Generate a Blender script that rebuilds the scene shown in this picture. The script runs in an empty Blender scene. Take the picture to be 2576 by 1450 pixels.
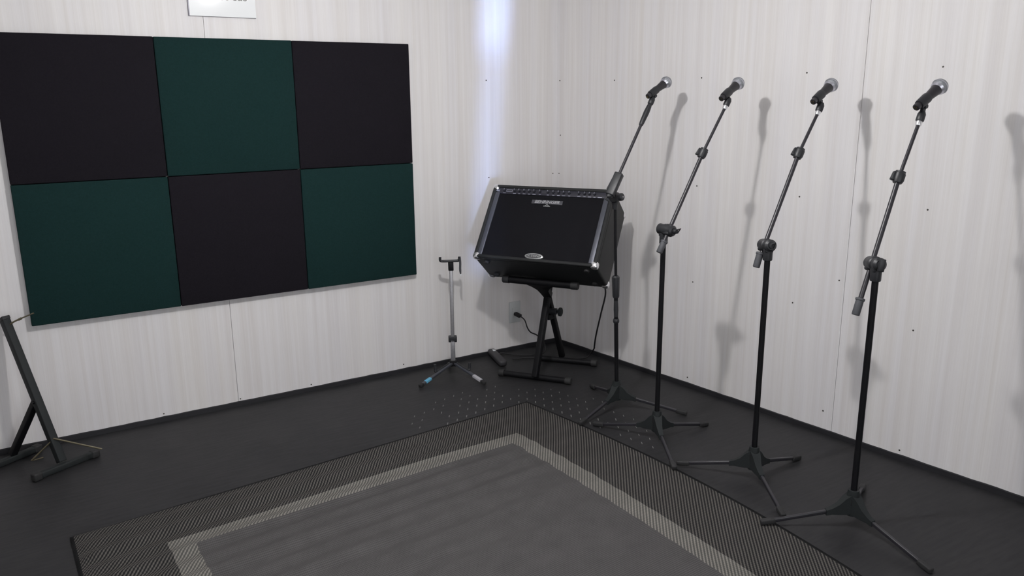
import bpy, bmesh, math, random
from mathutils import Vector, Matrix, Euler
random.seed(7)
sc = bpy.context.scene
COL = sc.collection

# ------------------------------------------------------------------ camera
cam_d = bpy.data.cameras.new('camera')
cam_d.sensor_fit = 'HORIZONTAL'; cam_d.sensor_width = 36.0; cam_d.lens = 28.2926
cam_d.clip_start = 0.05; cam_d.clip_end = 50
cam = bpy.data.objects.new('camera', cam_d); COL.objects.link(cam)
R_ = Vector((0.84357289, -0.53697141, -0.00681802))
U_ = Vector((0.132105, 0.19519525, 0.97182667))
F_ = Vector((0.52051229, 0.82070733, -0.23559803))
m = Matrix((R_, U_, -F_)).transposed().to_4x4()
m.translation = Vector((-2.78261, -3.88600, 1.49785))
cam.matrix_world = m
sc.camera = cam

# ------------------------------------------------------------------ world, lamps, exposure
w = bpy.data.worlds.new('world'); sc.world = w; w.use_nodes = True
w.node_tree.nodes['Background'].inputs[0].default_value = (0.55, 0.6, 0.75, 1)
w.node_tree.nodes['Background'].inputs[1].default_value = 0.02
sc.view_settings.view_transform = 'Standard'
sc.view_settings.look = 'None'
sc.view_settings.gamma = 1.0
sc.view_settings.use_curve_mapping = False
sc.view_settings.exposure = 0.07

def lamp(name, kind, loc, energy, color, **kw):
    d = bpy.data.lights.new(name, kind); d.energy = energy; d.color = color
    for k, v in kw.items(): setattr(d, k, v)
    o = bpy.data.objects.new(name, d); COL.objects.link(o); o.location = loc
    return o
# main ceiling bulb of the booth, hanging just under the ceiling
lamp('ceiling_light', 'POINT', (-1.68, -1.84, 2.11), 59, (1.0, 0.985, 0.98), shadow_soft_size=0.04)
# second ceiling bulb, further back behind the photographer
lamp('rear_ceiling_light', 'POINT', (-2.62, -5.35, 2.12), 15, (0.97, 0.98, 1.0), shadow_soft_size=0.07)
# broad cool area light added behind the viewer to raise the ambient level
fill = lamp('ambient_fill', 'AREA', (-2.35, -6.05, 1.10), 30, (0.93, 0.965, 1.0), shape='RECTANGLE', size=1.7, size_y=1.9)
fill.rotation_euler = (math.radians(90), 0, 0)
def beam(name, src, tgt, energy, sx, sy, spread, leandeg, col=(0.42, 0.58, 1.0)):
    src, tgt = Vector(src), Vector(tgt)
    o = lamp(name, 'AREA', src, energy, col, shape='RECTANGLE', size=sx, size_y=sy, spread=math.radians(spread))
    d = (tgt - src).normalized(); x = d.cross(Vector((0, 0, 1))).normalized(); y = x.cross(d).normalized()
    r = Matrix.Rotation(math.radians(leandeg), 3, d); x = r @ x; y = r @ y
    q = Matrix((x, y, -d)).transposed().to_4x4(); q.translation = src; o.matrix_world = q
# cold daylight through a narrow gap behind the viewer, falling on the corner
beam('narrow_gap_daylight', (-3.25, -5.7, 1.22), (-0.452, 0.0, 1.36), 0.30, 0.05, 1.7, 2.1, 4.6, (0.42, 0.58, 1.0))
beam('streak_top_beam', (-3.25, -5.7, 1.72), (-0.412, 0.0, 2.02), 0.20, 0.05, 0.60, 2.4, 4.6)  # extra beam added to brighten the streak towards its top

# ------------------------------------------------------------------ materials
def mat(name, col, rough=0.5, metal=0.0, spec=0.5, noise=0.0, nscale=40.0, bump=0.0, bscale=200.0, coat=0.0, emit=None):
    M = bpy.data.materials.new(name); M.use_nodes = True
    nt = M.node_tree; N = nt.nodes; L = nt.links; b = N['Principled BSDF']
    b.inputs['Base Color'].default_value = (*col, 1); b.inputs['Roughness'].default_value = rough
    b.inputs['Metallic'].default_value = metal; b.inputs['Specular IOR Level'].default_value = spec
    b.inputs['Coat Weight'].default_value = coat
    tc = N.new('ShaderNodeTexCoord')
    if noise:
        n = N.new('ShaderNodeTexNoise'); n.inputs['Scale'].default_value = nscale; n.inputs['Detail'].default_value = 4
        L.new(tc.outputs['Object'], n.inputs['Vector'])
        r = N.new('ShaderNodeMapRange'); r.inputs['To Min'].default_value = 1 - noise; r.inputs['To Max'].default_value = 1 + noise
        L.new(n.outputs['Fac'], r.inputs['Value'])
        mx = N.new('ShaderNodeMix'); mx.data_type = 'RGBA'; mx.blend_type = 'MULTIPLY'; mx.inputs['Factor'].default_value = 1
        mx.inputs['A'].default_value = (*col, 1); L.new(r.outputs['Result'], mx.inputs['B'])
        L.new(mx.outputs['Result'], b.inputs['Base Color'])
    if bump:
        n2 = N.new('ShaderNodeTexNoise'); n2.inputs['Scale'].default_value = bscale; n2.inputs['Detail'].default_value = 3
        L.new(tc.outputs['Object'], n2.inputs['Vector'])
        bp = N.new('ShaderNodeBump'); bp.inputs['Strength'].default_value = bump; bp.inputs['Distance'].default_value = 0.002
        L.new(n2.outputs['Fac'], bp.inputs['Height']); L.new(bp.outputs['Normal'], b.inputs['Normal'])
    return M

def wall_material(name, axis, base=(0.775, 0.762, 0.764)):
    """pale laminate with fine vertical grain; axis = object axis running along the wall"""
    M = bpy.data.materials.new(name); M.use_nodes = True
    nt = M.node_tree; N = nt.nodes; L = nt.links; b = N['Principled BSDF']
    tc = N.new('ShaderNodeTexCoord')
    def streak(sx, sz, detail, w):
        mp = N.new('ShaderNodeMapping'); s = [1, 1, 1]; s[axis] = sx; s[1 - axis] = 0.0; s[2] = sz
        mp.inputs['Scale'].default_value = s; mp.inputs['Location'].default_value = (w, w * 2, w)
        L.new(tc.outputs['Object'], mp.inputs['Vector'])
        n = N.new('ShaderNodeTexNoise'); n.inputs['Scale'].default_value = 1; n.inputs['Detail'].default_value = detail
        n.inputs['Roughness'].default_value = 0.6
        L.new(mp.outputs['Vector'], n.inputs['Vector']); return n
    fine = streak(230, 3.2, 5, 3.1); mid = streak(38, 0.55, 4, 9.7); wide = streak(9, 0.3, 2, 5.3)
    c1 = N.new('ShaderNodeValToRGB')
    c1.color_ramp.elements[0].position = 0.33; c1.color_ramp.elements[0].color = (base[0] * 0.955, base[1] * 0.945, base[2] * 0.935, 1)
    c1.color_ramp.elements[1].position = 0.62; c1.color_ramp.elements[1].color = (base[0] * 1.025, base[1] * 1.028, base[2] * 1.035, 1)
    L.new(mid.outputs['Fac'], c1.inputs['Fac'])
    r = N.new('ShaderNodeMapRange'); r.inputs['From Min'].default_value = 0.3; r.inputs['From Max'].default_value = 0.7
    r.inputs['To Min'].default_value = 0.972; r.inputs['To Max'].default_value = 1.025; L.new(fine.outputs['Fac'], r.inputs['Value'])
    m1 = N.new('ShaderNodeMix'); m1.data_type = 'RGBA'; m1.blend_type = 'MULTIPLY'; m1.inputs['Factor'].default_value = 1
    L.new(c1.outputs['Color'], m1.inputs['A']); L.new(r.outputs['Result'], m1.inputs['B'])
    c2 = N.new('ShaderNodeValToRGB')
    c2.color_ramp.elements[0].position = 0.3; c2.color_ramp.elements[0].color = (0.98, 0.975, 0.985, 1)
    c2.color_ramp.elements[1].position = 0.7; c2.color_ramp.elements[1].color = (1.02, 1.01, 0.99, 1)
    L.new(wide.outputs['Fac'], c2.inputs['Fac'])
    m2 = N.new('ShaderNodeMix'); m2.data_type = 'RGBA'; m2.blend_type = 'MULTIPLY'; m2.inputs['Factor'].default_value = 1
    L.new(m1.outputs['Result'], m2.inputs['A']); L.new(c2.outputs['Color'], m2.inputs['B'])
    L.new(m2.outputs['Result'], b.inputs['Base Color'])
    bp = N.new('ShaderNodeBump'); bp.inputs['Strength'].default_value = 0.08; bp.inputs['Distance'].default_value = 0.001
    L.new(fine.outputs['Fac'], bp.inputs['Height']); L.new(bp.outputs['Normal'], b.inputs['Normal'])
    b.inputs['Roughness'].default_value = 0.48; b.inputs['Specular IOR Level'].default_value = 0.3
    return M

def floor_material():
    M = bpy.data.materials.new('charcoal_vinyl'); M.use_nodes = True
    nt = M.node_tree; N = nt.nodes; L = nt.links; b = N['Principled BSDF']
    tc = N.new('ShaderNodeTexCoord')
    n = N.new('ShaderNodeTexNoise'); n.inputs['Scale'].default_value = 3.0; n.inputs['Detail'].default_value = 8; n.inputs['Roughness'].default_value = 0.7
    L.new(tc.outputs['Object'], n.inputs['Vector'])
    mp = N.new('ShaderNodeMapping'); mp.inputs['Rotation'].default_value = (0, 0, 0.1); mp.inputs['Scale'].default_value = (9, 60, 1)
    L.new(tc.outputs['Object'], mp.inputs['Vector'])
    n2 = N.new('ShaderNodeTexNoise'); n2.inputs['Scale'].default_value = 1; n2.inputs['Detail'].default_value = 5
    L.new(mp.outputs['Vector'], n2.inputs['Vector'])
    mu = N.new('ShaderNodeMath'); mu.operation = 'MULTIPLY'; L.new(n.outputs['Fac'], mu.inputs[0]); L.new(n2.outputs['Fac'], mu.inputs[1])
    r = N.new('ShaderNodeValToRGB')
    r.color_ramp.elements[0].position = 0.12; r.color_ramp.elements[0].color = (0.0165, 0.0167, 0.0185, 1)
    r.color_ramp.elements[1].position = 0.40; r.color_ramp.elements[1].color = (0.0295, 0.0290, 0.0305, 1)
    L.new(mu.outputs[0], r.inputs['Fac'])
    L.new(r.outputs['Color'], b.inputs['Base Color'])
    b.inputs['Roughness'].default_value = 0.5; b.inputs['Specular IOR Level'].default_value = 0.22
    bp = N.new('ShaderNodeBump'); bp.inputs['Strength'].default_value = 0.25; bp.inputs['Distance'].default_value = 0.002
    L.new(n2.outputs['Fac'], bp.inputs['Height']); L.new(bp.outputs['Normal'], b.inputs['Normal'])
    return M

RUG_W, RUG_L = 2.03, 2.25
def rug_material():
    """flat woven rug: dark twill border, paler band, taupe ribbed field; the weave lives in rug UVs (metres)"""
    M = bpy.data.materials.new('woven_rug'); M.use_nodes = True
    nt = M.node_tree; N = nt.nodes; L = nt.links; b = N['Principled BSDF']
    uv = N.new('ShaderNodeUVMap'); uv.uv_map = 'metres'
    sep = N.new('ShaderNodeSeparateXYZ'); L.new(uv.outputs['UV'], sep.inputs[0])
    def math_(op, a, b_=None, c=None):
        x = N.new('ShaderNodeMath'); x.operation = op
        for i, v in enumerate((a, b_, c)):
            if v is None: continue
            if isinstance(v, (int, float)): x.inputs[i].default_value = v
            else: L.new(v, x.inputs[i])
        return x.outputs[0]
    s, t = sep.outputs[0], sep.outputs[1]
    d = math_('MINIMUM', math_('MINIMUM', s, math_('SUBTRACT', RUG_W, s)), math_('MINIMUM', t, math_('SUBTRACT', RUG_L, t)))
    ph = math_('ADD', math_('MULTIPLY', s, 0.787), math_('MULTIPLY', t, 0.617))
    al = math_('SUBTRACT', math_('MULTIPLY', s, 0.617), math_('MULTIPLY', t, 0.787))
    line = math_('SINE', math_('MULTIPLY', ph, 2 * math.pi / 0.0105))
    dash = math_('SINE', math_('ADD', math_('MULTIPLY', al, 2 * math.pi / 0.011), math_('MULTIPLY', ph, 2 * math.pi / 0.021)))
    tw = math_('ADD', math_('MULTIPLY', line, 0.5), math_('ADD', 0.38, math_('MULTIPLY', dash, 0.16)))
    rib = math_('SINE', math_('MULTIPLY', t, 2 * math.pi / 0.0085))
    rib2 = math_('SINE', math_('MULTIPLY', s, 2 * math.pi / 0.006))
    fieldf = math_('ADD', math_('ADD', math_('MULTIPLY', rib, 0.28), 0.5), math_('MULTIPLY', rib2, 0.15))
    def ramp(f, c0, c1):
        r = N.new('ShaderNodeValToRGB'); r.color_ramp.elements[0].color = (*c0, 1); r.color_ramp.elements[1].color = (*c1, 1)
        r.color_ramp.elements[0].position = 0.1; r.color_ramp.elements[1].position = 0.9
        L.new(f, r.inputs['Fac']); return r.outputs['Color']
    cb = ramp(tw, (0.013, 0.0125, 0.0135), (0.104, 0.098, 0.089))
    cl = ramp(tw, (0.072, 0.071, 0.067), (0.220, 0.209, 0.186))
    cf = ramp(fieldf, (0.049, 0.047, 0.0475), (0.086, 0.083, 0.083))
    def mix(f, a, b_):
        x = N.new('ShaderNodeMix'); x.data_type = 'RGBA'; L.new(f, x.inputs['Factor'])
        for k, v in (('A', a), ('B', b_)):
            if isinstance(v, tuple): x.inputs[k].default_value = v
            else: L.new(v, x.inputs[k])
        return x.outputs['Result']
    c = mix(math_('GREATER_THAN', d, 0.272), cb, cl)
    c = mix(math_('GREATER_THAN', d, 0.352), c, cf)
    c = mix(math_('LESS_THAN', d, 0.011), c, (0.008, 0.008, 0.009, 1))
    no = N.new('ShaderNodeTexNoise'); no.inputs['Scale'].default_value = 9; no.inputs['Detail'].default_value = 6; no.inputs['Roughness'].default_value = .7
    L.new(uv.outputs['UV'], no.inputs['Vector'])
    mr = N.new('ShaderNodeMapRange'); mr.inputs['From Min'].default_value = .3; mr.inputs['From Max'].default_value = .7
    mr.inputs['To Min'].default_value = 0.9; mr.inputs['To Max'].default_value = 1.1; L.new(no.outputs['Fac'], mr.inputs['Value'])
    mx = N.new('ShaderNodeMix'); mx.data_type = 'RGBA'; mx.blend_type = 'MULTIPLY'; mx.inputs['Factor'].default_value = 1
    L.new(c, mx.inputs['A']); L.new(mr.outputs['Result'], mx.inputs['B'])
    L.new(mx.outputs['Result'], b.inputs['Base Color'])
    bp = N.new('ShaderNodeBump'); bp.inputs['Strength'].default_value = 0.3; bp.inputs['Distance'].default_value = 0.001
    L.new(tw, bp.inputs['Height']); L.new(bp.outputs['Normal'], b.inputs['Normal'])
    b.inputs['Roughness'].default_value = 0.85; b.inputs['Specular IOR Level'].default_value = 0.15
    return M

M = {}
M['wall_l'] = wall_material('pale_laminate_left', 0)
M['wall_r'] = wall_material('pale_laminate_right', 1)
M['gap'] = mat('joint_shadow_gap', (0.33, 0.31, 0.30), 0.8)
M['floor'] = floor_material()
M['rug'] = rug_material()
M['base'] = mat('black_rubber_base', (0.010, 0.010, 0.013), 0.6, noise=.2)
M['ceil'] = mat('white_ceiling_paint', (0.86, 0.86, 0.86), 0.8, noise=.03)
M['foam_g'] = mat('green_acoustic_fabric', (0.0092, 0.0275, 0.0270), 0.95, spec=0.1, noise=.22, nscale=130, bump=.5, bscale=420)
M['foam_k'] = mat('black_acoustic_fabric', (0.0120, 0.0105, 0.0140), 0.95, spec=0.1, noise=.22, nscale=130, bump=.5, bscale=420)
M['black'] = mat('black_painted_steel', (0.0055, 0.0055, 0.0068), 0.5, spec=0.18, noise=.15)
M['boom'] = mat('satin_black_tube', (0.022, 0.021, 0.026), 0.36, spec=0.5, noise=.1)
M['plastic'] = mat('black_plastic', (0.017, 0.018, 0.021), 0.45, spec=0.5, noise=.12, bump=.1)
M['hub'] = mat('charcoal_plastic_hub', (0.017, 0.020, 0.021), 0.65, spec=0.25, noise=.12)
M['rubber'] = mat('grey_rubber', (0.070, 0.072, 0.080), 0.6, spec=0.4, noise=.1)
M['foot'] = mat('black_rubber_foot', (0.016, 0.016, 0.017), 0.7, noise=.1)
M['chrome'] = mat('chrome', (0.9, 0.9, 0.92), 0.30, metal=1.0)
M['steel'] = mat('brushed_silver_tube', (0.36, 0.355, 0.37), 0.42, metal=0.75, noise=.2, nscale=90)
M['mesh'] = mat('silver_wire_mesh', (0.36, 0.375, 0.40), 0.38, metal=0.85, noise=.12, nscale=600, bump=.7, bscale=900)
M['ring'] = mat('bright_mesh_ring', (0.62, 0.62, 0.68), 0.28, metal=0.9)
M['mic'] = mat('dark_mic_enamel', (0.022, 0.020, 0.024), 0.38, spec=0.5, noise=.1)
M['gold'] = mat('gold_pins', (0.75, 0.55, 0.15), 0.3, metal=1.0)
M['tolex'] = mat('black_vinyl_covering', (0.0125, 0.0135, 0.0145), 0.5, spec=0.35, noise=.25, nscale=300, bump=.8, bscale=600)
M['grille'] = mat('black_grille_cloth', (0.0085, 0.0085, 0.0105), 0.85, spec=0.10, noise=.35, nscale=420, bump=.6, bscale=800)
M['trimm'] = mat('dark_metal_edge_strip', (0.10, 0.105, 0.125), 0.42, metal=0.6, noise=.1)
M['panel'] = mat('black_control_panel', (0.020, 0.020, 0.030), 0.4, noise=.1)
M['print'] = mat('pale_print', (0.42, 0.43, 0.52), 0.5)
M['knob'] = mat('dark_knob', (0.035, 0.036, 0.046), 0.35)
M['logo'] = mat('silver_logo', (0.42, 0.42, 0.44), 0.4, metal=.2)
M['logobg'] = mat('nameplate_grey', (0.055, 0.055, 0.065), 0.4)
M['badge'] = mat('silver_badge', (0.45, 0.46, 0.46), 0.35, metal=.6)
M['badgedk'] = mat('badge_dark', (0.10, 0.10, 0.105), 0.4, metal=.4)
M['paper'] = mat('white_acrylic_sign', (0.93, 0.95, 0.96), 0.25, spec=.5)
M['ink'] = mat('grey_ink', (0.25, 0.26, 0.25), 0.6)
M['clear'] = mat('grey_sign_edge', (0.30, 0.29, 0.36), 0.4)
M['screw'] = mat('dull_screw_head', (0.06, 0.055, 0.05), 0.5, metal=.6)
M['blue'] = mat('blue_sticker', (0.13, 0.42, 0.62), 0.5)
M['silver'] = mat('silver_sticker', (0.46, 0.45, 0.48), 0.5)
M['brass'] = mat('tan_wire', (0.115, 0.098, 0.060), 0.45, metal=.3)
M['plate'] = mat('pale_switch_plate', (0.60, 0.62, 0.62), 0.5)
M['cable'] = mat('black_cable', (0.011, 0.010, 0.012), 0.5)
M['strip'] = mat('dark_grey_adapter', (0.026, 0.025, 0.029), 0.5, noise=.1)
M['label'] = mat('white_label', (0.75, 0.78, 0.80), 0.5)
M['stud'] = mat('pale_stud_glint', (0.16, 0.165, 0.155), 0.5)
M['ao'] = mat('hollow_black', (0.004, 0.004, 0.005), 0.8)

# ------------------------------------------------------------------ mesh helpers
def V(*a): return Vector(a)
def frame(d):
    d = Vector(d).normalized()
    a = Vector((0, 0, 1)) if abs(d.z) < 0.95 else Vector((1, 0, 0))
    x = a.cross(d).normalized(); y = d.cross(x).normalized()
    return x, y, d
class MB:
    def __init__(s): s.bm = bmesh.new(); s.mats = []; s.mi = 0
    def use(s, mt):
        if mt not in s.mats: s.mats.append(mt)
        s.mi = s.mats.index(mt); return s
    def rings(s, rings, cap=True, close=False):
        vs = [[s.bm.verts.new(p) for p in r] for r in rings]
        n = len(vs[0]); fs = []
        for i in range(len(vs) - 1 + (1 if close else 0)):
            a, b = vs[i], vs[(i + 1) % len(vs)]
            for k in range(n):
                fs.append(s.bm.faces.new((a[k], a[(k + 1) % n], b[(k + 1) % n], b[k])))
        if cap and not close:
            fs.append(s.bm.faces.new(list(reversed(vs[0])))); fs.append(s.bm.faces.new(vs[-1]))
        for f in fs: f.material_index = s.mi; f.smooth = True
        return s
    def tube(s, p0, p1, r0, r1=None, n=16):
        return s.lathe(p0, p1, [(0, r0), (1, r0 if r1 is None else r1)], n)
    def lathe(s, p0, p1, prof, n=20, rel=True):
        p0, p1 = Vector(p0), Vector(p1); x, y, d = frame(p1 - p0); Ln = (p1 - p0).length
        rs = []
        for t, r in prof:
            c = p0 + d * (t * Ln if rel else t); r = max(r, 1e-5)
            rs.append([c + x * (r * math.cos(2 * math.pi * k / n)) + y * (r * math.sin(2 * math.pi * k / n)) for k in range(n)])
        return s.rings(rs)
    def path(s, pts, r, n=8, smooth=True):
        pts = [Vector(p) for p in pts]
        if smooth:
            out = []
            P = [pts[0]] + pts + [pts[-1]]
            for i in range(1, len(P) - 2):
                for j in range(8):
                    t = j / 8; a, b, c, d = P[i - 1], P[i], P[i + 1], P[i + 2]
                    out.append(0.5 * ((2 * b) + (c - a) * t + (2 * a - 5 * b + 4 * c - d) * t * t + (-a + 3 * b - 3 * c + d) * t ** 3))
            out.append(pts[-1]); pts = out
        rs = []; px = None
        for i, p in enumerate(pts):
            d = (pts[min(i + 1, len(pts) - 1)] - pts[max(i - 1, 0)]).normalized()
            if px is None: x, y, _ = frame(d)
            else:
                x = (px - d * px.dot(d)).normalized(); y = d.cross(x)
            px = x
            rr = r(i / (len(pts) - 1)) if callable(r) else r
            rs.append([p + x * (rr * math.cos(2 * math.pi * k / n)) + y * (rr * math.sin(2 * math.pi * k / n)) for k in range(n)])
        return s.rings(rs)
    def box(s, c, size, axes=None, bevel=0.0):
        c = Vector(c); ax = axes or (V(1, 0, 0), V(0, 1, 0), V(0, 0, 1))
        h = [v / 2 for v in size]
        vs = []
        for k in range(8):
            sg = ((k & 1) * 2 - 1, ((k >> 1) & 1) * 2 - 1, ((k >> 2) & 1) * 2 - 1)
            vs.append(s.bm.verts.new(c + ax[0] * h[0] * sg[0] + ax[1] * h[1] * sg[1] + ax[2] * h[2] * sg[2]))
        fs = [s.bm.faces.new([vs[i] for i in q]) for q in ((0, 2, 3, 1), (4, 5, 7, 6), (0, 1, 5, 4), (2, 6, 7, 3), (0, 4, 6, 2), (1, 3, 7, 5))]
        for f in fs: f.material_index = s.mi
        if bevel:
            es = list({e for f in fs for e in f.edges})
            g = bmesh.ops.bevel(s.bm, geom=es, offset=bevel, segments=3, affect='EDGES', profile=0.5)
            for f in g['faces']: f.material_index = s.mi; f.smooth = True
        return s
    def beam(s, p0, p1, wdt, hgt, up=(0, 0, 1), bevel=0.0):
        p0, p1 = Vector(p0), Vector(p1); d = (p1 - p0).normalized()
        sx = d.cross(Vector(up)).normalized(); uz = sx.cross(d).normalized()
        return s.box((p0 + p1) / 2, ((p1 - p0).length, wdt, hgt), (d, sx, uz), bevel)
    def sphere(s, c, r, sx=1, sy=1, sz=1, axes=None, nu=20, nv=12):
        c = Vector(c); ax = axes or (V(1, 0, 0), V(0, 1, 0), V(0, 0, 1)); rs = []
        for i in range(nv + 1):
            a = math.pi * i / nv; rr = max(math.sin(a), 1e-4) * r
            rs.append([c + ax[0] * (rr * math.cos(2 * math.pi * k / nu) * sx) + ax[1] * (rr * math.sin(2 * math.pi * k / nu) * sy) + ax[2] * (-r * math.cos(a) * sz) for k in range(nu)])
        return s.rings(rs)
    def build(s, name, mt=None, parent=None, origin=None):
        """parent-local coordinates are (given - origin)"""
        me = bpy.data.meshes.new(name)
        if origin is not None:
            bmesh.ops.translate(s.bm, verts=s.bm.verts, vec=-Vector(origin))
        bmesh.ops.recalc_face_normals(s.bm, faces=s.bm.faces)
        s.bm.to_mesh(me); s.bm.free()
        if s.mats:
            for q in s.mats: me.materials.append(M[q])
        else: me.materials.append(M[mt] if isinstance(mt, str) else mt)
        try: me.set_sharp_from_angle(angle=math.radians(38))
        except Exception: pass
        o = bpy.data.objects.new(name, me); COL.objects.link(o)
        if parent is not None: o.parent = parent
        return o
def tag(o, label=None, cat=None, group=None, kind=None):
    if label: o['label'] = label
    if cat: o['category'] = cat
    if group: o['group'] = group
    if kind: o['kind'] = kind
    return o
def thing(name, loc, label, cat, group=None):
    o = bpy.data.objects.new(name, None); COL.objects.link(o); o.location = loc; o.empty_display_size = .05
    return tag(o, label, cat, group)
def text_mesh(name, body, size, mt, parent, loc, axes, extrude=0.0006, shear=0.0, xs=1.0, offset=0.0):
    cu = bpy.data.curves.new(name, 'FONT'); cu.body = body; cu.size = size; cu.extrude = extrude; cu.shear = shear
    cu.align_x = 'CENTER'; cu.align_y = 'CENTER'; cu.offset = offset
    t = bpy.data.objects.new(name + '_c', cu); COL.objects.link(t)
    dg = bpy.context.evaluated_depsgraph_get(); me = bpy.data.meshes.new_from_object(t.evaluated_get(dg))
    bpy.data.objects.remove(t)
    me.name = name; me.materials.clear(); me.materials.append(M[mt])
    X, Y, Z = [Vector(a) for a in axes]
    mm = Matrix((X * xs, Y, Z)).transposed().to_4x4(); mm.translation = Vector(loc)
    me.transform(mm)
    o = bpy.data.objects.new(name, me); COL.objects.link(o)
    if parent is not None: o.parent = parent
    return o

# ------------------------------------------------------------------ room shell
# left wall: plane y = 0; right wall leans 6.2 degrees off square: x = -K*y
K = 0.10872
RW = Vector((K, -1, 0)).normalized()       # along the right wall, towards the viewer
RN = Vector((-1, -K, 0)).normalized()      # its normal, into the room
H = 2.24
XL, YB = -3.9, -6.1
def quad(b, pts, mt):
    b.use(mt); f = b.bm.faces.new([b.bm.verts.new(Vector(p)) for p in pts]); f.material_index = b.mi

SEAM_L, SEAM_R = -1.925, 1.842
b = MB()
for x0, x1 in ((SEAM_L + .0008, 0.0), (XL, SEAM_L - .0008)):
    b.use('wall_l').box(((x0 + x1) / 2, 0.01, H / 2), (x1 - x0, 0.02, H))
b.use('gap').box(((XL + .3) / 2, 0.025, H / 2), (0.3 - XL, 0.01, H))
wl = tag(b.build('wall_left'), kind='structure')
b = MB()
ax = (RW, -RN, V(0, 0, 1))
def rwp(s, n=0.0, z=0.0): return RW * s + RN * n + V(0, 0, z)
SEND = 6.25
for s0, s1 in ((0.0, SEAM_R - .0008), (SEAM_R + .0008, 2 * SEAM_R - .0008), (2 * SEAM_R + .0008, SEND)):
    b.use('wall_r').box(rwp((s0 + s1) / 2, -0.01, H / 2), (s1 - s0, 0.02, H), ax)
b.use('gap').box(rwp(SEND / 2, -0.026, H / 2), (SEND, 0.01, H), ax)
wr = tag(b.build('wall_right'), kind='structure')
b = MB(); b.box((XL - .05, YB / 2, H / 2), (0.1, -YB + .2, H)); tag(b.build('wall_side', 'wall_r'), kind='structure')
b = MB(); b.box(((XL + .8) / 2, YB - .05, H / 2), (-XL + 1.0, 0.1, H)); tag(b.build('wall_back', 'wall_l'), kind='structure')
b = MB(); b.box(((XL + .8) / 2, YB / 2, H + .03), (-XL + 1.0, -YB + .3, .06)); tag(b.build('ceiling', 'ceil'), kind='structure')
b = MB(); b.box(((XL + .8) / 2, YB / 2, -.03), (-XL + 1.0, -YB + .3, .06)); tag(b.build('floor', 'floor'), kind='structure')
# screw heads in the laminate boards
for x, z in [(-.475, 1.566), (-.466, 1.039), (-1.555, .035), (-1.915, .034), (-.028, 1.037), (-1.905, .56), (-1.03, .045), (-2.27, .036)]:
    b = MB(); b.lathe((x, 0.0, z), (x, -.0012, z), [(0, .0036), (1, .0030)], 10); b.build('screw', 'screw', wl)
for s, z in [(.022, 1.565), (.455, 1.56), (.02, 1.037), (1.586, 1.573), (2.145, 1.582), (2.149, 1.048), (1.596, 1.047), (1.815, .708), (1.603, .567),
             (1.036, .562), (2.147, .561), (2.147, .041), (1.795, .105), (.03, 1.258), (1.031, 1.562), (1.033, 1.047), (1.03, .05)]:
    b = MB(); b.lathe(rwp(s, 0, z), rwp(s, .0012, z), [(0, .0038), (1, .0032)], 10); b.build('screw', 'screw', wr)
# thin black rubber strips along the foot of both walls, a bit wavy at the top
def baseboard(name, fn, L):
    b = MB(); rs = []; n = int(L / .045)
    for i in range(n + 1):
        s = L * i / n; h = .0235 + random.uniform(-.0013, .0013)
        rs.append([fn(s, 0.0005, 0), fn(s, .009, 0), fn(s, .0075, h - .002), fn(s, .0005, h)])
    b.rings(rs); return tag(b.build(name, 'base'), kind='structure')
baseboard('baseboard_left', lambda s, n, z: Vector((-s, -n, z)), -XL)
baseboard('baseboard_right', lambda s, n, z: rwp(s, n, z), 5.5)

# vinyl studs by the rug corner, lamp glint painted on as pale colour
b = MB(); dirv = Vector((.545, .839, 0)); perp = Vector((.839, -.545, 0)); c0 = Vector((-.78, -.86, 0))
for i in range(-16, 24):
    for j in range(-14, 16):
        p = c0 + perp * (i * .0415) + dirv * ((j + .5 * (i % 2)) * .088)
        # ellipse of the painted glint, left free by the rug
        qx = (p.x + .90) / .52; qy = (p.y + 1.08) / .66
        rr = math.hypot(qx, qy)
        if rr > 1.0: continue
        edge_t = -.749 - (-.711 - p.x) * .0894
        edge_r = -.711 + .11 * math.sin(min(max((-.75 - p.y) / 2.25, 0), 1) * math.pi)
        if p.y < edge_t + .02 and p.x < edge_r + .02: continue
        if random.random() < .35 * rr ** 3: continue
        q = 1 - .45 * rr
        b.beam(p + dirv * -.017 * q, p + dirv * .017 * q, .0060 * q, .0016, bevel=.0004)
studs = b.build('floor_studs', 'stud'); tag(studs, 'pale dashes of painted lamp glint on the dark vinyl around the corner of the rug', 'floor studs', kind='stuff')

# ------------------------------------------------------------------ rug
bm = bmesh.new(); uvl = bm.loops.layers.uv.new('metres')
TL, TR, BL, BR = V(-2.738, -.932, 0), V(-.711, -.749, 0), V(-2.69, -3.12, 0), V(-.688, -3.0, 0)
NU, NV = 150, 170
def rug_pt(u, v):
    p = (TL * (1 - u) + TR * u) * (1 - v) + (BL * (1 - u) + BR * u) * v
    p = p + V(.095 * math.sin(math.pi * min(v * 1.02, 1)) * u ** 4, 0, 0)
    s, t = u * RUG_W, v * RUG_L
    w1 = math.sin(2 * math.pi * (t + .05 * s + .012 * math.sin(3.1 * s)) / .092 + .6 * math.sin(2.3 * s + 1))
    w2 = math.sin(2 * math.pi * (t * .9 + .09 * s) / .171 + 1.3)
    fall = 1.0 / (1 + math.exp((u - .80) / .07)) * (1 / (1 + math.exp((v - .36) / .08))) + .12
    e = min(u * RUG_W, (1 - u) * RUG_W, v * RUG_L, (1 - v) * RUG_L); ed = min(e / .05, 1)
    z = .005 + .0080 * (w1 * .7 + w2 * .5 + 1.2) * fall * ed
    return V(p.x, p.y, z)
g = [[bm.verts.new(rug_pt(i / NU, j / NV)) for i in range(NU + 1)] for j in range(NV + 1)]
def uvset(f, idx):
    for lp, (i, j) in zip(f.loops, idx): lp[uvl].uv = (i / NU * RUG_W, j / NV * RUG_L)
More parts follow.
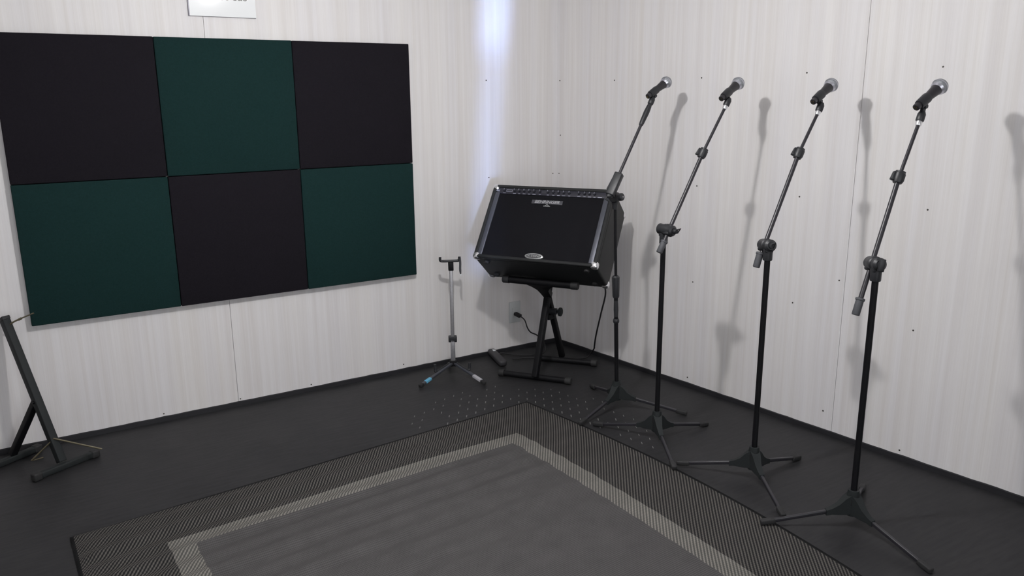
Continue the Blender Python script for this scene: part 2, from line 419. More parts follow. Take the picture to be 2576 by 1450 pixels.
for j in range(NV):
    for i in range(NU):
        f = bm.faces.new((g[j][i], g[j + 1][i], g[j + 1][i + 1], g[j][i + 1])); f.smooth = True
        uvset(f, ((i, j), (i, j + 1), (i + 1, j + 1), (i + 1, j)))
# thin side skirt of the rug
rim = [(i, 0) for i in range(NU)] + [(NU, j) for j in range(NV)] + [(i, NV) for i in range(NU, 0, -1)] + [(0, j) for j in range(NV, 0, -1)]
low = [bm.verts.new(V(g[j][i].co.x, g[j][i].co.y, 0.0003)) for i, j in rim]
for k in range(len(rim)):
    a, c = rim[k], rim[(k + 1) % len(rim)]
    f = bm.faces.new((g[a[1]][a[0]], g[c[1]][c[0]], low[(k + 1) % len(rim)], low[k]))
    uvset(f, (a, c, c, a))
me = bpy.data.meshes.new('rug'); bm.to_mesh(me); bm.free(); me.materials.append(M['rug'])
rug = bpy.data.objects.new('rug', me); COL.objects.link(rug)
tag(rug, 'flat woven taupe rug with a pale band and a dark ribbed border', 'rug')

# ------------------------------------------------------------------ acoustic panels (2 rows of 3)
PX, PZ, PS, PH = -.9467, 1.7433, .600, .5972
names = [[('black', 'upper right', 0), ('green', 'upper middle', 1), ('black', 'upper left', 2)],
         [('green', 'lower right', 0), ('black', 'lower middle', 1), ('green', 'lower left', 2)]]
for r, row in enumerate(names):
    for colr, where, i in row:
        cx = PX - (i + .5) * PS; cz = PZ - (r + .5) * PH + .0007 * i
        b = MB(); b.box((0, 0, 0), (PS - .0025, .036, PH - .0025), bevel=.004)
        o = b.build('acoustic_panel', 'foam_g' if colr == 'green' else 'foam_k'); o.location = (cx, -.019 - (0.0008 if (i + r) % 2 else 0), cz)
        tag(o, f'{"dark green" if colr == "green" else "black"} square acoustic panel, {where} of the six on the left wall', 'acoustic panel', 'acoustic panels on the left wall')

# ------------------------------------------------------------------ sign near the top of the left wall
sg = thing('wall_sign', (-1.8385, 0, 1.93), 'white sign plate with faint lettering, high on the left wall above the panels', 'sign')
o0 = (-1.8385, 0, 1.93)
b = MB(); b.beam((-1.983, -.010, 1.93), (-1.694, -.010, 1.93), .004, .186, bevel=.0012); b.build('sign_plate', 'paper', sg, o0)
b = MB(); b.box((-1.9838, -.0065, 1.93), (.004, .011, .186)); b.box((-1.8385, -.005, 1.8375), (.289, .008, .0022)); b.build('sign_edge', 'clear', sg, o0)
sl = .0207
tx = text_mesh('sign_lettering', 'mest cus', .052, 'ink', sg, Vector((-1.822, -.0125, 1.924)) - Vector(o0), (V(1, 0, 0), V(0, 0, 1), V(0, -1, 0)), .0003, xs=1.0)

# ------------------------------------------------------------------ microphone stands
def stand(base, top, feet, boom, clutch_z, label, kind='new', knob_side=1, sleeve=None, ext_frac=None):
    """base: pole foot on floor; top: clutch centre; feet: three points; boom: 4 points (butt, grip end, clamp, tip)"""
    base = Vector(base); top = Vector(top)
    root = thing('microphone_stand', base, label, 'microphone stand', 'boom microphone stands in a row along the right wall')
    B = lambda bb, n, m_, p=root: bb.build(n, m_, p, base if p is root else base)
    ax_ = (top - base).normalized()
    hz = .127
    # hub
    hb = MB(); hb.use('hub')
    hb.lathe(base + ax_ * .045, base + ax_ * (hz + .012), [(0, .021), (.55, .022), (.8, .0215), (1, .0185)], 24)
    for f in feet:
        d = Vector((f[0] - base.x, f[1] - base.y, 0)).normalized(); sd = d.cross(V(0, 0, 1))
        rs = []
        for rr, zc, hw, hh in ((.010, .090, .019, .036), (.030, .080, .016, .030), (.050, .067, .0125, .019), (.072, .060, .0105, .0115), (.092, .054, .0095, .0095)):
            c = base + d * rr + V(0, 0, zc)
            rs.append([c + sd * hw + V(0, 0, hh), c - sd * hw + V(0, 0, hh), c - sd * hw - V(0, 0, hh), c + sd * hw - V(0, 0, hh)])
        hb.rings(rs)
    # dark slots between the three arms of the hub
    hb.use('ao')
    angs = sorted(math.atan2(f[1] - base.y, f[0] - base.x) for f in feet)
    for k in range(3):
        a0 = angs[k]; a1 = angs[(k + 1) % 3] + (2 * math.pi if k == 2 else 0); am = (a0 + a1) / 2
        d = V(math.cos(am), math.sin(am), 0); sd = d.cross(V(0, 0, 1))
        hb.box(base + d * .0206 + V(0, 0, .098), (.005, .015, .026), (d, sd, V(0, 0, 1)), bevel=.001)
    hub = B(hb, 'tripod_hub', 'hub')
    for f in feet:
        edge = -.711 + .01 * (-.75 - f[1]) + .095 * math.sin(math.pi * min(max((-.75 - f[1]) / 2.25 * 1.02, 0), 1))
        f = Vector((f[0], f[1], .0095 + (.0068 if f[0] < edge + .03 and f[1] < -.74 else 0))); d = (Vector((f.x, f.y, 0)) - Vector((base.x, base.y, 0))).normalized()
        s0 = base + d * .078 + V(0, 0, .0575)
        lb = MB(); lb.beam(s0, f - d * .03 + V(0, 0, .0035), .0115, .014, bevel=.003)
        leg = B(lb, 'leg', 'boom')
        fb = MB(); e = f - d * .052 + V(0, 0, .007); fb.beam(e, f, .0205, .0185, bevel=.0045)
        foot_o = fb.build('rubber_foot', 'foot', leg, base)
    # pole
    pb = MB()
    if kind == 'new':
        pb.tube(base + ax_ * .10, base + ax_ * (clutch_z - .03), .0108, None, 18)
        B(pb, 'pole', 'black')
        cb = MB(); cb.lathe(base + ax_ * (clutch_z - .060), base + ax_ * (clutch_z - .012), [(0, .0165), (.06, .0175), (.5, .0175), (.9, .0185), (1, .015)], 20)
        B(cb, 'pole_collar', 'plastic')
    else:
        pb.tube(base + ax_ * .10, base + ax_ * .56, .0100, None, 18); pb.tube(base + ax_ * .55, base + ax_ * (clutch_z - .02), .0066, None, 14)
        B(pb, 'pole', 'black')
        cb = MB(); cb.lathe(base + ax_ * .555, base + ax_ * .662, [(0, .0135), (.08, .0165), (.5, .0175), (.93, .0185), (1, .012)], 20)
        B(cb, 'height_grip', 'plastic')
        cb = MB(); cb.lathe(base + ax_ * .432, base + ax_ * .452, [(0, .0125), (.3, .0150), (.7, .0150), (1, .0125)], 20); cb.lathe(base + ax_ * .452, base + ax_ * .556, [(0, .0095), (.45, .0115), (1, .0095)], 18)
        B(cb, 'pole_collar', 'plastic')
    # boom geometry
    p = [Vector(q) for q in boom]; bd = (p[3] - p[0]).normalized()
    # clutch: barrel across the boom
    tc = base + ax_ * clutch_z
    t = (tc - p[0]).dot(bd); on = p[0] + bd * t           # boom point next to pole top
    side = (tc - on); side = side - bd * side.dot(bd)
    if side.length < .008: side = Vector((.2, -1, 0)) * .02 * knob_side
    sd = Vector((side.x, side.y, 0)).normalized()
    if kind == 'new':
        kb = MB()
        kb.lathe(on - sd * .027, tc + sd * .030, [(0, .015), (.07, .0225), (.30, .0225), (.36, .0245), (.58, .0245), (.62, .021), (.92, .0225), (1, .015)], 24)
        upv = bd
        kb.beam(on - bd * .024, on + bd * .024, .036, .034, up=sd, bevel=.008)
        kb.beam(tc - V(0, 0, .03), tc + V(0, 0, .006), .032, .034, up=sd, bevel=.006)
        cl = B(kb, 'boom_clutch', 'plastic')
        ks = sd if knob_side > 0 else -sd
        k0 = (tc + sd * .028) if knob_side > 0 else (on - sd * .026)
        wb = MB(); wb.lathe(k0, k0 + ks * .016, [(0, .0105), (.5, .0115), (1, .009)], 16)
        ww = (bd * .5 + Vector((0, 0, 1))).normalized()
        wv = (ww - ks * ww.dot(ks)).normalized()
        if label.startswith('frontmost'):
            wb.beam(k0 + ks * .012 - wv * .021, k0 + ks * .012 + wv * .021, .010, .020, up=wv.cross(ks), bevel=.003)
        else:
            tip = k0 + ks * .034 + wv * .014
            wb.path([k0 + ks * .010 + wv * .006, tip, k0 + ks * .022 - wv * .004, k0 + ks * .01 - wv * .005], .0033, 8, smooth=False)
        wb.build('wing_knob', 'plastic', cl, base)
    else:
        kb = MB()
        kb.lathe(tc - sd * .022, tc + sd * .022, [(0, .018), (.2, .024), (.8, .024), (1, .017)], 24)
        kb.beam(p[0] - bd * .004 , p[0] + bd * .108, .040, .032, up=sd, bevel=.006)
        kb.beam(p[0] + bd * .025 - R_ * .022, p[0] + bd * .10 - R_ * .016, .012, .012, up=sd, bevel=.003)
        kb.lathe(tc - V(0, 0, .055), tc - V(0, 0, .012), [(0, .010), (.5, .013), (1, .018)], 18)
        cl = B(kb, 'boom_clutch', 'plastic')
        wb = MB(); k0 = tc + R_ * .018 - F_ * .012; wb.lathe(k0, k0 + (R_ * .75 - F_ * .7).normalized() * .020, [(0, .016), (.3, .018), (.8, .017), (1, .012)], 20)
        wb.use('plastic')
        wo = wb.build('clamp_knob', 'plastic', cl, base)
        wb = MB(); k1 = k0 + (R_ * .75 - F_ * .7).normalized() * .0195; wb.lathe(k1, k1 + (R_ * .75 - F_ * .7).normalized() * .002, [(0, .0042), (1, .0035)], 12)
        wb.build('bolt', 'steel', cl, base)
        wb = MB(); j0 = p[0] - bd * .004; wb.lathe(j0 - R_ * .014 - U_ * .004, j0 + R_ * .012 + U_ * .002, [(0, .009), (.3, .013), (.8, .012), (1, .008)], 16)
        wb.path([j0 - R_ * .008, j0 - R_ * .020 - U_ * .016, j0 - R_ * .004 - U_ * .024], .005, 8, smooth=False)
        wb.build('wing_knob', 'plastic', cl, base)
    # boom tubes
    if kind == 'new':
        ab = MB(); ab.tube(p[0] + bd * .01, p[2], .0082, None, 16); ab.tube(p[2], p[3] - bd * .012, .0060, None, 16)
        arm = B(ab, 'boom_arm', 'boom')
        gb = MB(); L = (p[1] - p[0]).length
        gb.lathe(p[0], p[1], [(0, .0115), (.04, .0130), (.84, .0130), (.86, .0155), (.97, .0155), (1, .012)], 20)
        gb.build('counterweight_grip', 'rubber', arm, base)
        eb = MB(); c = p[2]; eb.lathe(c - bd * .022, c + bd * .018, [(0, .0145), (.25, .0185), (.8, .0185), (.86, .0165), (1, .0165)], 20)
        lv = -R_; lv = (lv - bd * lv.dot(bd)).normalized()
        eb.beam(c + lv * .021 - bd * .018, c + lv * .017 + bd * .013, .016, .012, up=lv, bevel=.003)
        eb.build('telescope_clamp', 'plastic', arm, base)
        tb = MB(); tb.lathe(p[3] - bd * .016, p[3] + bd * .004, [(0, .0085), (.4, .0105), (1, .0095)], 16); tb.build('threaded_tip', 'chrome', arm, base)
        j = p[3] + bd * .003
    else:
        ab = MB(); ab.tube(p[0] + bd * .06, p[3] - bd * .03, .0070, None, 16)
        arm = B(ab, 'boom_arm', 'boom')
        gb = MB(); gb.lathe(p[2], p[3] - bd * .018, [(0, .0095), (.12, .0115), (.6, .0135), (.85, .0115), (1, .009)], 18)
        gb.build('boom_sleeve', 'plastic', arm, base)
        j = p[3] - bd * .018
    return root, j, bd, base

def microphone(tail, head, label, cablelike=False):
    tail, head = Vector(tail), Vector(head); d = (head - tail).normalized()
    root = thing('microphone', tail, label, 'microphone', 'silver headed microphones on the boom stands')
    b = MB(); b.lathe(tail, tail + d, [(0.0, .0105), (.001, .0118), (.018, .0122), (.020, .0118), (.06, .0138), (.10, .0172), (.116, .0190), (.119, .0190)], 24, rel=False)
    b.build('handle', 'mic', root, tail)
    b = MB(); b.lathe(tail - d * .0010, tail + d * .001, [(0, .0085), (1, .0085)], 20)
    body = b.build('connector', 'ao', root, tail)
    x, y, _ = frame(d)
    for k in range(3):
        a = 2 * math.pi * k / 3 + .4; c = tail - d * .001 + x * .0045 * math.cos(a) + y * .0045 * math.sin(a)
        b = MB(); b.tube(c, c - d * .0012, .0013, None, 8); b.build('pin', 'gold', body, tail)
    hd = tail + d * .137
    prof = []
    for i in range(13):
        a = math.pi * i / 12
        z = -.0235 * math.cos(a) if i < 6 else -.0240 * math.cos(a)
        r = .0270 * math.sin(a)
        if i == 0: r = .001
        prof.append((.0255 + z, max(r, .0195) if i < 3 else r))
    prof = [q for q in prof if q[0] > .006]; prof = [(.0045, .0185)] + prof
    b = MB(); b.lathe(hd - d * .0255, hd, prof, 28, rel=False); b.build('grille', 'mesh', root, tail)
    b = MB(); b.lathe(hd - d * .0210, hd - d * .013, [(0, .0196), (.5, .0222), (1, .0246)], 28); b.build('grille_collar', 'ring', root, tail)
    b = MB(); b.lathe(hd - d * .0018, hd + d * .0018, [(0, .0273), (.5, .0279), (1, .0273)], 28); b.build('grille_band', 'ring', root, tail)
    return root, tail, d
def clip(root, base, j, bd, tail, d):
    """mic clip: socket on the boom tip plus cradle round the handle"""
    c = tail + d * .040; x, y, _ = frame(d)
    b = MB()
    # split sleeve
    rs = []; n = 22
    for t_, r_ in ((.018, .0150), (.022, .0160), (.062, .0178), (.066, .0170)):
        q = tail + d * t_; rs.append([q + x * (r_ * math.cos(2 * math.pi * k / n)) + y * (r_ * math.sin(2 * math.pi * k / n)) for k in range(n)])
    b.rings(rs)
    piv = c - (y * .018 if y.z > 0 else -y * .018)
    b.beam(piv, j + bd * .014, .016, .013, up=x, bevel=.003)
    b.lathe(j - bd * .004, j + bd * .032, [(0, .0115), (.1, .0135), (.7, .0135), (1, .009)], 18)
    b.lathe(piv - x * .011, piv + x * .011, [(0, .0075), (.15, .0085), (.85, .0085), (1, .0075)], 14)
    b.build('microphone_clip', 'plastic', root, base)

S = [
 dict(base=(-.383, -1.050, 0), lean=(-.027, .017), feet=[(-.313, -.757), (-.676, -1.136), (-.164, -1.305)], cz=1.030,
      boom=[(-.4592, -1.0567, 1.0482), (-.4289, -1.054, 1.1141), (-.2754, -1.0406, 1.3513), (-.2076, -1.0347, 1.462)],
      tail=(-.2362, -1.0362, 1.4781), head=(-.1152, -1.0258, 1.5416), kind='old', ks=1,
      label='rearmost boom stand, thin upper pole and round clamp knob, standing in front of the amplifier'),
 dict(base=(-.481, -1.437, 0), lean=(0, 0), feet=[(-.612, -1.158), (-.173, -1.447), (-.630, -1.710)], cz=.944,
      boom=[(-.5312, -1.467, .8556), (-.5029, -1.467, .9024), (-.3086, -1.467, 1.2513), (-.1882, -1.467, 1.4407)],
      tail=(-.2167, -1.4654, 1.4683), head=(-.0967, -1.4437, 1.5308), kind='new', ks=-1,
      label='black boom stand second from the corner, its wing knob pointing left'),
 dict(base=(-.413, -1.922, 0), lean=(0, 0), feet=[(-.585, -1.675), (-.109, -1.908), (-.559, -2.196)], cz=.9476,
      boom=[(-.4396, -1.8942, .8587), (-.4189, -1.8924, .9135), (-.2201, -1.875, 1.2706), (-.1134, -1.8657, 1.4225)],
      tail=(-.144, -1.8608, 1.4568), head=(-.0232, -1.8455, 1.5196), kind='new', ks=1,
      label='black boom stand third from the corner with a looped wing knob pointing right'),
 dict(base=(-.399, -2.354, 0), lean=(0, 0), feet=[(-.670, -2.183), (-.112, -2.207), (-.443, -2.679)], cz=.9502,
      boom=[(-.4498, -2.3283, .7758), (-.4278, -2.3264, .8307), (-.2593, -2.3117, 1.2188), (-.1642, -2.3033, 1.3973)],
      tail=(-.1878, -2.300, 1.4416), head=(-.0686, -2.3036, 1.5091), kind='new', ks=1,
      label='frontmost and largest black boom stand, rightmost in the row beside the right wall'),
]
miclab = ['silver headed microphone nearest the corner, on the rearmost stand above the amplifier',
          'silver headed black microphone on the second boom stand from the corner',
          'silver headed black microphone on the third boom stand from the corner',
          'largest silver headed microphone, held by the frontmost boom stand at the right']
for q, ml in zip(S, miclab):
    top = (q['base'][0] + q['lean'][0], q['base'][1] + q['lean'][1], q['cz'])
    r, j, bd, bs = stand(q['base'], top, q['feet'], q['boom'], q['cz'], q['label'], q['kind'], q['ks'])
    mr, tl, d = microphone(q['tail'], q['head'], ml)
    clip(r, bs, j, bd, tl, d)

# ------------------------------------------------------------------ guitar amplifier
AQ = Vector((-.626, -.675, .692)); AR = Matrix.Rotation(math.radians(-57.684), 3, 'Z') @ Matrix.Rotation(math.radians(-37.56), 3, 'X') @ Matrix.Rotation(math.radians(-.116), 3, 'Y')
AW, AH, AD = .66, .427, .238
amp = thing('guitar_amplifier', (0, 0, 0), 'black combo guitar amplifier with metal corners, tilted back on a stand in the corner', 'amplifier')
am = AR.to_4x4(); am.translation = AQ; amp.matrix_world = am
def aw(x, y, z): return AQ + AR @ Vector((x, y, z))
b = MB(); b.box((0, AD / 2 + .006, AH / 2), (AW, AD - .012, AH), bevel=.012); b.build('cabinet', 'tolex', amp)
b = MB()
for sx in (-1, 1): b.box((sx * (AW / 2 - .010), .006, AH / 2), (.020, .022, AH - .006), bevel=.006)
b.box((0, .006, AH - .009), (AW - .01, .022, .018), bevel=.006); b.box((0, .006, .009), (AW - .01, .022, .018), bevel=.006)
b.build('front_frame', 'tolex', amp)
b = MB(); b.box((0, .006, .195), (AW - .09, .010, .358), bevel=.002); b.build('speaker_grille', 'grille', amp)
for sx in (-1, 1):
    b = MB(); b.box((sx * .298, .002, .200), (.026, .010, .366), bevel=.003); b.build('edge_strip', 'trimm', amp)
b = MB(); b.box((0, .005, .3935), (AW - .056, .010, .036), bevel=.002); cp = b.build('control_panel', 'panel', amp)
kx = [-.262, -.205, -.178, -.150, -.122, -.094, -.062, -.018, .012, .040, .068, .098, .150, .180, .206, .232]
for x in kx:
    b = MB(); b.lathe((x, .001, .395), (x, -.012, .395), [(0, .0075), (.7, .0065), (1, .0058)], 14); kb_ = b.build('knob', 'knob', cp)
    b = MB(); b.box((x, -.0125, .3985), (.0016, .0012, .007)); b.build('knob_pointer', 'print', kb_)
for x in kx:
    b = MB(); b.box((x + .002, -.0003, .3795), (random.uniform(.010, .020), .0006, random.uniform(.0016, .003))); b.build('print_mark', 'print', cp)
b = MB(); b.beam((-.307, -.0003, .390), (-.302, -.0003, .403), .0025, .0006, up=(0, 1, 0)); b.beam((-.309, -.0003, .3895), (-.289, -.0003, .3895), .003, .0006, up=(0, 1, 0)); b.beam((-.300, -.0003, .391), (-.291, -.0003, .398), .0025, .0006, up=(0, 1, 0)); b.build('input_mark', 'print', cp)
b = MB(); b.box((.262, -.0003, .3795), (.022, .0006, .0045)); b.build('model_mark', 'print', cp)
for x, wd in ((-.235, .034), (-.04, .030)):
    b = MB(); b.box((x, -.0003, .395), (wd, .0008, .012)); ds = b.build('display', 'print' if x < -.2 else 'knob', cp)
b = MB(); b.box((-.235, -.0009, .395), (.031, .0006, .0095)); b.build('display_glass', 'knob', cp)
AXA = (V(1, 0, 0), V(0, 0, 1), V(0, -1, 0))
b = MB(); b.box((-.009, .0004, .337), (.168, .003, .0225), bevel=.001); npl = b.build('nameplate', 'logobg', amp)
text_mesh('nameplate_lettering', 'BEHRINGER', .0235, 'logo', npl, V(-.009, -.0015, .337), AXA, .0004, shear=.18, xs=1.10, offset=.0004)
b = MB()
for a_, c_ in (((-.017, .3155), (-.006, .3245)), ((-.006, .3245), (.006, .3155))): b.beam((a_[0], -.0002, a_[1]), (c_[0], -.0002, c_[1]), .001, .003)
b.box((-.006, -.0002, .3145), (.036, .001, .0035)); b.build('maker_emblem', 'badge', npl)
b = MB(); rs = []
for y_, sc_ in ((.002, 1.0), (-.003, 1.0), (-.0042, .95)):
    rs.append([V(.0 + .049 * sc_ * math.cos(2 * math.pi * k / 40), y_, .029 + .0165 * sc_ * math.sin(2 * math.pi * k / 40)) for k in range(40)])
b.rings(rs); bdg = b.build('oval_badge', 'badge', amp)
b = MB(); rs = []
for y_, sc_ in ((-.0035, 1.0), (-.0047, .97)):
    rs.append([V(.0 + .041 * sc_ * math.cos(2 * math.pi * k / 40), y_, .029 + .0118 * sc_ * math.sin(2 * math.pi * k / 40)) for k in range(40)])
b.rings(rs); b.build('badge_field', 'badgedk', bdg)
text_mesh('badge_lettering', 'V-TONE', .0165, 'badge', bdg, V(0, -.0052, .029), AXA, .0003, xs=1.15, offset=.0002)
for sx in (-1, 1):
    for y_, z_ in ((0.012, .014), (.012, AH - .014), (AD - .014, .014), (AD - .014, AH - .014)):
        b = MB(); b.box((sx * (AW / 2 - .0145), y_ + (.0 if y_ < .1 else .001), z_), (.040, .036, .040), bevel=.0145); b.build('corner_protector', 'chrome', amp)
for sx in (-1, 1):
    for y_ in (.045, AD - .045):
        b = MB(); b.lathe((sx * .27, y_, .001), (sx * .27, y_, -.011), [(0, .016), (.8, .014), (1, .011)], 16); b.build('foot', 'foot', amp)
b = MB(); b.path([(-.09, .12, AH - .002), (-.085, .12, AH + .014), (0, .12, AH + .018), (.085, .12, AH + .014), (.09, .12, AH - .002)], .006, 8); b.build('handle', 'foot', amp)

# ------------------------------------------------------------------ stand under the amplifier
fa = (V(-.62, -.337, .018), V(-.376, -.668, .018)); fbk = (V(-.308, -.245, .018), V(-.083, -.515, .018))
sb = V(-.38, -.44, 0)
ast = thing('amplifier_stand', sb, 'black folding tube stand with two long feet, carrying the amplifier in the corner', 'amplifier stand')
yoke = V(-.372, -.446, .475)
for (p0, p1), xm in ((fa, None), (fbk, None)):
    d = (p1 - p0).normalized()
    b = MB(); b.tube(p0 + d * .012, p1 - d * .012, .0165, None, 18); ft = b.build('foot_bar', 'black', ast, sb)
    for e, s_ in ((p0, 1), (p1, -1)):
        b = MB(); b.lathe(e, e + d * s_ * .032, [(0, .0165), (.1, .0195), (1, .0195)], 18); b.build('end_cap', 'foot', ft, sb)
la0 = (fa[0] + fa[1]) / 2 + V(-.012, -.02, .0); la0 = V(-.520, -.540, .03)
lb0 = V(-.198, -.342, .03)
b = MB(); b.beam(la0, V(-.352, -.432, .50), .034, .030, up=(0.5, -.85, 0.1), bevel=.004); b.build('leg', 'black', ast, sb)
b = MB(); b.beam(lb0, V(-.395, -.455, .50), .032, .028, up=(0.5, -.85, 0.1), bevel=.004); b.build('leg', 'black', ast, sb)
# cradle: bottom bar under the cabinet, back upright, cross bar
bm0, bm1 = aw(-.224, .196, -.021), aw(.181, .196, -.021)
b = MB(); b.tube(bm0, bm1, .0185, None, 18); br = b.build('support_bar', 'black', ast, sb)
for e, s_ in ((bm0, 1), (bm1, -1)):
    dd = (bm1 - bm0).normalized(); b = MB(); b.lathe(e - dd * s_ * .006, e + dd * s_ * .03, [(0, .018), (.1, .0205), (1, .0205)], 18); b.build('end_cap', 'foot', br, sb)
ymid = (bm0 + bm1) / 2
b = MB(); rs = []
bdv = (bm1 - bm0).normalized(); dn = (yoke - V(0, 0, .03) - ymid); dl = dn.length; dnn = dn.normalized()
nrm = bdv.cross(dnn).normalized()
for t_, hw in ((0, .075), (.18, .050), (.4, .032), (.7, .026), (1.0, .024)):
    c = ymid + dn * t_ + V(0, 0, -.004)
    rs.append([c + bdv * hw + nrm * .014, c - bdv * hw + nrm * .014, c - bdv * hw - nrm * .014, c + bdv * hw - nrm * .014])
b.rings(rs); b.build('yoke', 'black', ast, sb)
b = MB(); b.beam(aw(-.02, AD + .022, -.03), aw(-.02, AD + .022, .27), .026, .026, up=tuple(AR @ V(1, 0, 0)), bevel=.003)
b.beam(V(-.372, -.446, .49), aw(-.02, AD + .022, -.02), .026, .026, up=(.85, .5, 0), bevel=.003); b.build('back_upright', 'black', ast, sb)
b = MB(); b.tube(aw(-.17, AD + .018, .27), aw(.13, AD + .018, .27), .0165, None, 16); b.build('back_bar', 'black', ast, sb)
pc = V(-.345, -.432, .345)
b = MB(); b.tube(pc - bdv * .030, pc + bdv * .035, .018, None, 18); pv = b.build('pivot', 'plastic', ast, sb)
b = MB(); b.lathe(pc + bdv * .048, pc + bdv * .066, [(0, .020), (.2, .024), (.8, .024), (1, .018)], 20); b.tube(pc + bdv * .03, pc + bdv * .05, .007); b.build('clamp_knob', 'hub', pv, sb)
b = MB(); b.beam(pc - V(.02, .0, .035), pc + V(.035, .02, -.035), .03, .022, up=tuple(bdv), bevel=.003); b.build('spreader_plate', 'black', ast, sb)

# ------------------------------------------------------------------ guitar stand (silver pole)
gb0 = V(-.817, -.182, 0); pole = gb0.copy()
gs = thing('guitar_stand', gb0, 'guitar stand with silver pole and black yoke, between the panels and the amplifier', 'guitar stand')
gdir = V(.90, -.44, 0).normalized()   # along the yoke
nn_ = V(-.44, -.90, 0).normalized()   # towards the viewer
b = MB(); b.beam(pole + V(0, 0, .080), pole + V(0, 0, .600), .021, .019, up=tuple(gdir), bevel=.003); b.build('pole', 'steel', gs, gb0)
b = MB(); b.beam(pole + V(0, 0, .074), pole + V(0, 0, .200), .026, .024, up=tuple(gdir), bevel=.003); b.build('lower_sleeve', 'steel', gs, gb0)
b = MB(); b.box(pole + V(0, 0, .203), (.046, .026, .034), (gdir, nn_, V(0, 0, 1)), bevel=.004); b.build('height_clamp', 'plastic', gs, gb0)
b = MB(); b.box(pole + V(0, 0, .606), (.028, .026, .046), (gdir, nn_, V(0, 0, 1)), bevel=.003); b.build('neck_block', 'black', gs, gb0)
b = MB(); yc = pole + V(0, 0, .634)
b.path([yc - gdir * .056 + V(0, 0, .022), yc - gdir * .055 + V(0, 0, .004), yc - gdir * .040, yc + gdir * .034 + V(0, 0, .001), yc + gdir * .044 + V(0, 0, .006), yc + gdir * .046 + V(0, 0, .022)], .0070, 10)
b.box(yc, (.085, .020, .012), (gdir, nn_, V(0, 0, 1)), bevel=.004)
yk = b.build('neck_yoke', 'plastic', gs, gb0)
b = MB(); b.path([yc + gdir * .047 + V(0, 0, .022), yc + gdir * .050 + V(0, 0, -.01), yc + gdir * .049 + V(0, 0, -.045), yc + gdir * .051 + V(0, 0, -.072)], lambda t: .0062 if t < .75 else .0062 - .003 * (t - .75) * 4, 10)
b.build('safety_strap', 'rubber', yk, gb0)
b = MB(); b.box(yc + gdir * .052 + V(0, 0, -.077), (.008, .004, .009), (gdir, nn_, V(0, 0, 1)), bevel=.001); b.build('strap_end', 'label', yk, gb0)
hubc = pole + V(0, 0, .066)
b = MB(); b.box(hubc, (.036, .034, .034), (gdir, nn_, V(0, 0, 1)), bevel=.005); b.build('leg_hub', 'black', gs, gb0)
FL, FR, FB = V(-1.070, -.279, .012), V(-.762, -.429, .012), V(-.775, -.045, .012)
for f, stick in ((FL, 'blue'), (FR, 'silver'), (FB, None)):
    s0 = hubc + (V(f.x, f.y, .066) - hubc).normalized() * .010
    b = MB(); b.beam(s0, f + (s0 - f).normalized() * .012, .017, .013, bevel=.003); lg = b.build('leg', 'trimm', gs, gb0)
    b = MB(); dd = (s0 - f).normalized(); b.beam(f - V(0, 0, .001), f + dd * .026, .021, .019, bevel=.004); b.build('rubber_foot', 'foot', lg, gb0)
    if stick:
        up = V(0, 0, 1); sd2 = dd.cross(up).normalized(); un = sd2.cross(dd).normalized()
        if un.z < 0: un = -un
        a0, a1 = (.045, .088) if stick == 'blue' else (.030, .092)
        b = MB(); b.beam(f + dd * a0 , f + dd * a1, .0185, .0145, bevel=.002)
        st = b.build('sticker', stick, lg, gb0); st['label'] = 'blue sticker' if stick == 'blue' else 'silver sticker'
for s_ in (-1, 1):
    b = MB(); e = V(-.935, -.212, .048) if s_ < 0 else V(-.785, -.290, .050)
    b.path([hubc + V(0, 0, .004) + gdir * s_ * .012, hubc.lerp(e, .5) + V(0, 0, .004), e, e + gdir * s_ * .006 + V(0, 0, .010), e + gdir * s_ * .008 + V(0, 0, .040)], lambda t: .0058 if t < .55 else .0078, 10)
    b.build('body_arm', 'plastic', gs, gb0)

# ------------------------------------------------------------------ tube stand at the left edge
lb_ = V(-2.73, -.2, 0)
ls = thing('tube_stand', lb_, 'black A-shaped tube stand leaning by the left wall at the left edge', 'instrument stand')
f1 = (V(-2.822, -.372, .017), V(-2.580, -.250, .017)); f2 = (V(-2.99, -.185, .017), V(-2.785, -.052, .017))
for p0, p1 in (f1, f2):
    d = (p1 - p0).normalized()
    b = MB(); b.beam(p0, p1, .026, .026, bevel=.005); ft = b.build('foot_bar', 'hub', ls, lb_)
    for e, s_ in ((p0, 1), (p1, -1)):
        b = MB(); b.beam(e - d * s_ * .004, e + d * s_ * .030, .033, .032, bevel=.006); b.build('end_cap', 'foot', ft, lb_)
T0, T1 = V(-2.716, -.300, .030), V(-2.8389, -.050, .6080)
b = MB(); b.beam(T0, T1, .036, .030, up=(.9, .4, 0), bevel=.003); mt_ = b.build('main_tube', 'hub', ls, lb_)
td = (T1 - T0).normalized()
b = MB(); b.beam(T1 - td * .012, T1 + td * .004, .039, .033, up=(.9, .4, 0), bevel=.003); b.build('end_cap', 'foot', mt_, lb_)
jn = T0 + (T1 - T0) * .42
b = MB(); b.beam(jn + V(.004, .012, .015), V(-2.886, -.112, .030), .026, .026, up=(.9, .4, 0), bevel=.003); b.build('brace_tube', 'black', ls, lb_)
b = MB(); b.tube(jn - V(.020, .009, 0), jn + V(.0175, .008, 0), .007, None, 12); b.build('pivot', 'black', ls, lb_)
b = MB(); b.path([T1 - td * .03 + V(.010, -.012, 0), V(-2.80, -.085, .597), V(-2.7323, -.115, .627)], lambda t: .0035 if t < .6 else .0028, 8); b.path([V(-2.79, -.09, .601), V(-2.778, -.094, .607)], .0048, 8, smooth=False)
b.build('wire_arm', 'brass', ls, lb_)['label'] = 'thin tan wire arm'
ap = T0 + (T1 - T0) * .17 + V(.006, -.020, .0)
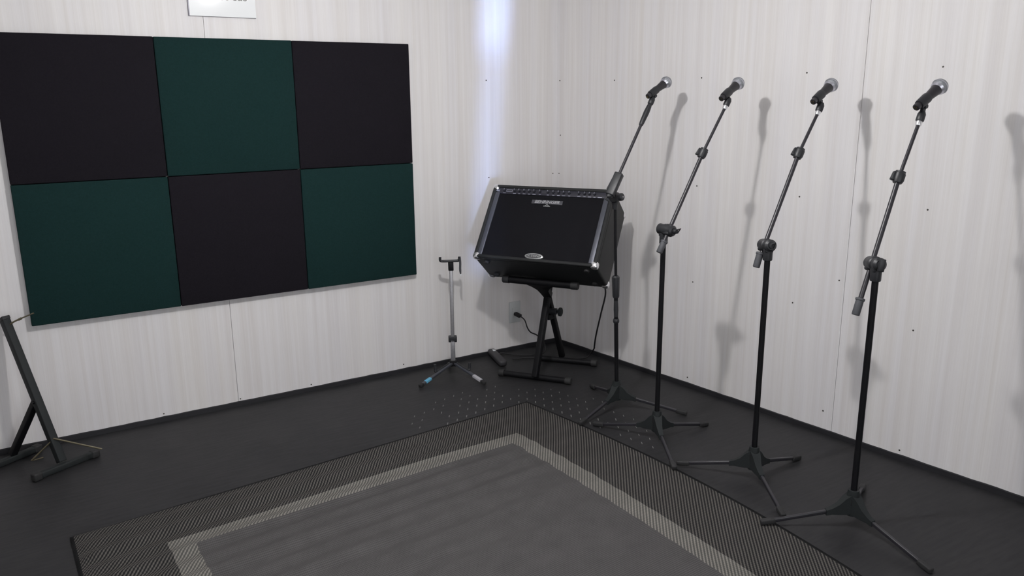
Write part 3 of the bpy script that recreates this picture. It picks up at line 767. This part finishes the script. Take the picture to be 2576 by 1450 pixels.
b = MB(); b.path([V(-2.778, -.238, .040), V(-2.820, -.243, .040), ap, V(-2.566, -.330, .060)], .0038, 8, smooth=False)
b.build('wire_yoke', 'brass', ls, lb_)['label'] = 'thin tan wire yoke'

# ------------------------------------------------------------------ outlet, plug, cables, power adapter
op = thing('wall_outlet', (-.302, 0, .235), 'pale outlet plate low on the left wall behind the amplifier', 'outlet')
b = MB(); b.box((-.302, -.004, .235), (.078, .008, .128), bevel=.003); b.build('face_plate', 'plate', op, (-.302, 0, .235))
b = MB(); b.box((-.302, -.0085, .235), (.042, .003, .056), bevel=.001); b.build('socket', 'plate', op, (-.302, 0, .235))
pl_ = thing('power_plug', (-.300, -.012, .224), 'black plug and cord in the outlet plate behind the amplifier stand', 'plug')
o1 = (-.300, -.012, .224)
b = MB(); b.beam((-.306, -.010, .228), (-.290, -.050, .216), .026, .020, bevel=.005); b.build('plug_body', 'cable', pl_, o1)
b = MB(); b.path([(-.291, -.048, .217), (-.275, -.07, .195), (-.262, -.078, .150), (-.24, -.08, .118), (-.20, -.085, .095), (-.17, -.11, .06), (-.19, -.16, .012), (-.26, -.16, .006), (-.33, -.13, .006), (-.39, -.08, .008), (-.42, -.045, .012), (-.455, -.055, .010), (-.487, -.10, .018)], .0038, 8)
b.build('cord', 'cable', pl_, o1)
ca = thing('amplifier_cable', (-.30, -.82, .54), 'black mains cable hanging from the amplifier down to the floor by the right wall', 'cable')
o2 = (-.30, -.82, .54)
cpts = [aw(.300, AD + .002, .03), V(-.283, -.822, .51), V(-.275, -.78, .40), V(-.225, -.68, .25), V(-.14, -.56, .135), V(-.052, -.45, .085), V(-.035, -.40, .04), V(-.055, -.375, .008), V(-.14, -.33, .006), V(-.24, -.25, .006), V(-.33, -.19, .006), V(-.42, -.16, .008)]
b = MB(); b.path(cpts, .0042, 8); b.build('cord', 'cable', ca, o2)
ad = thing('power_strip', (-.50, -.13, 0), 'dark elongated power strip with a white label on the floor beside the amplifier stand', 'power strip')
o3 = (-.50, -.13, 0)
b = MB(); b.beam((-.480, -.022, .028), (-.527, -.236, .020), .046, .036, bevel=.012); b.build('housing', 'strip', ad, o3)
b = MB(); b.beam((-.4835, -.052, .0465), (-.4885, -.076, .0457), .014, .002, bevel=.0005); b.build('label_patch', 'label', ad, o3)
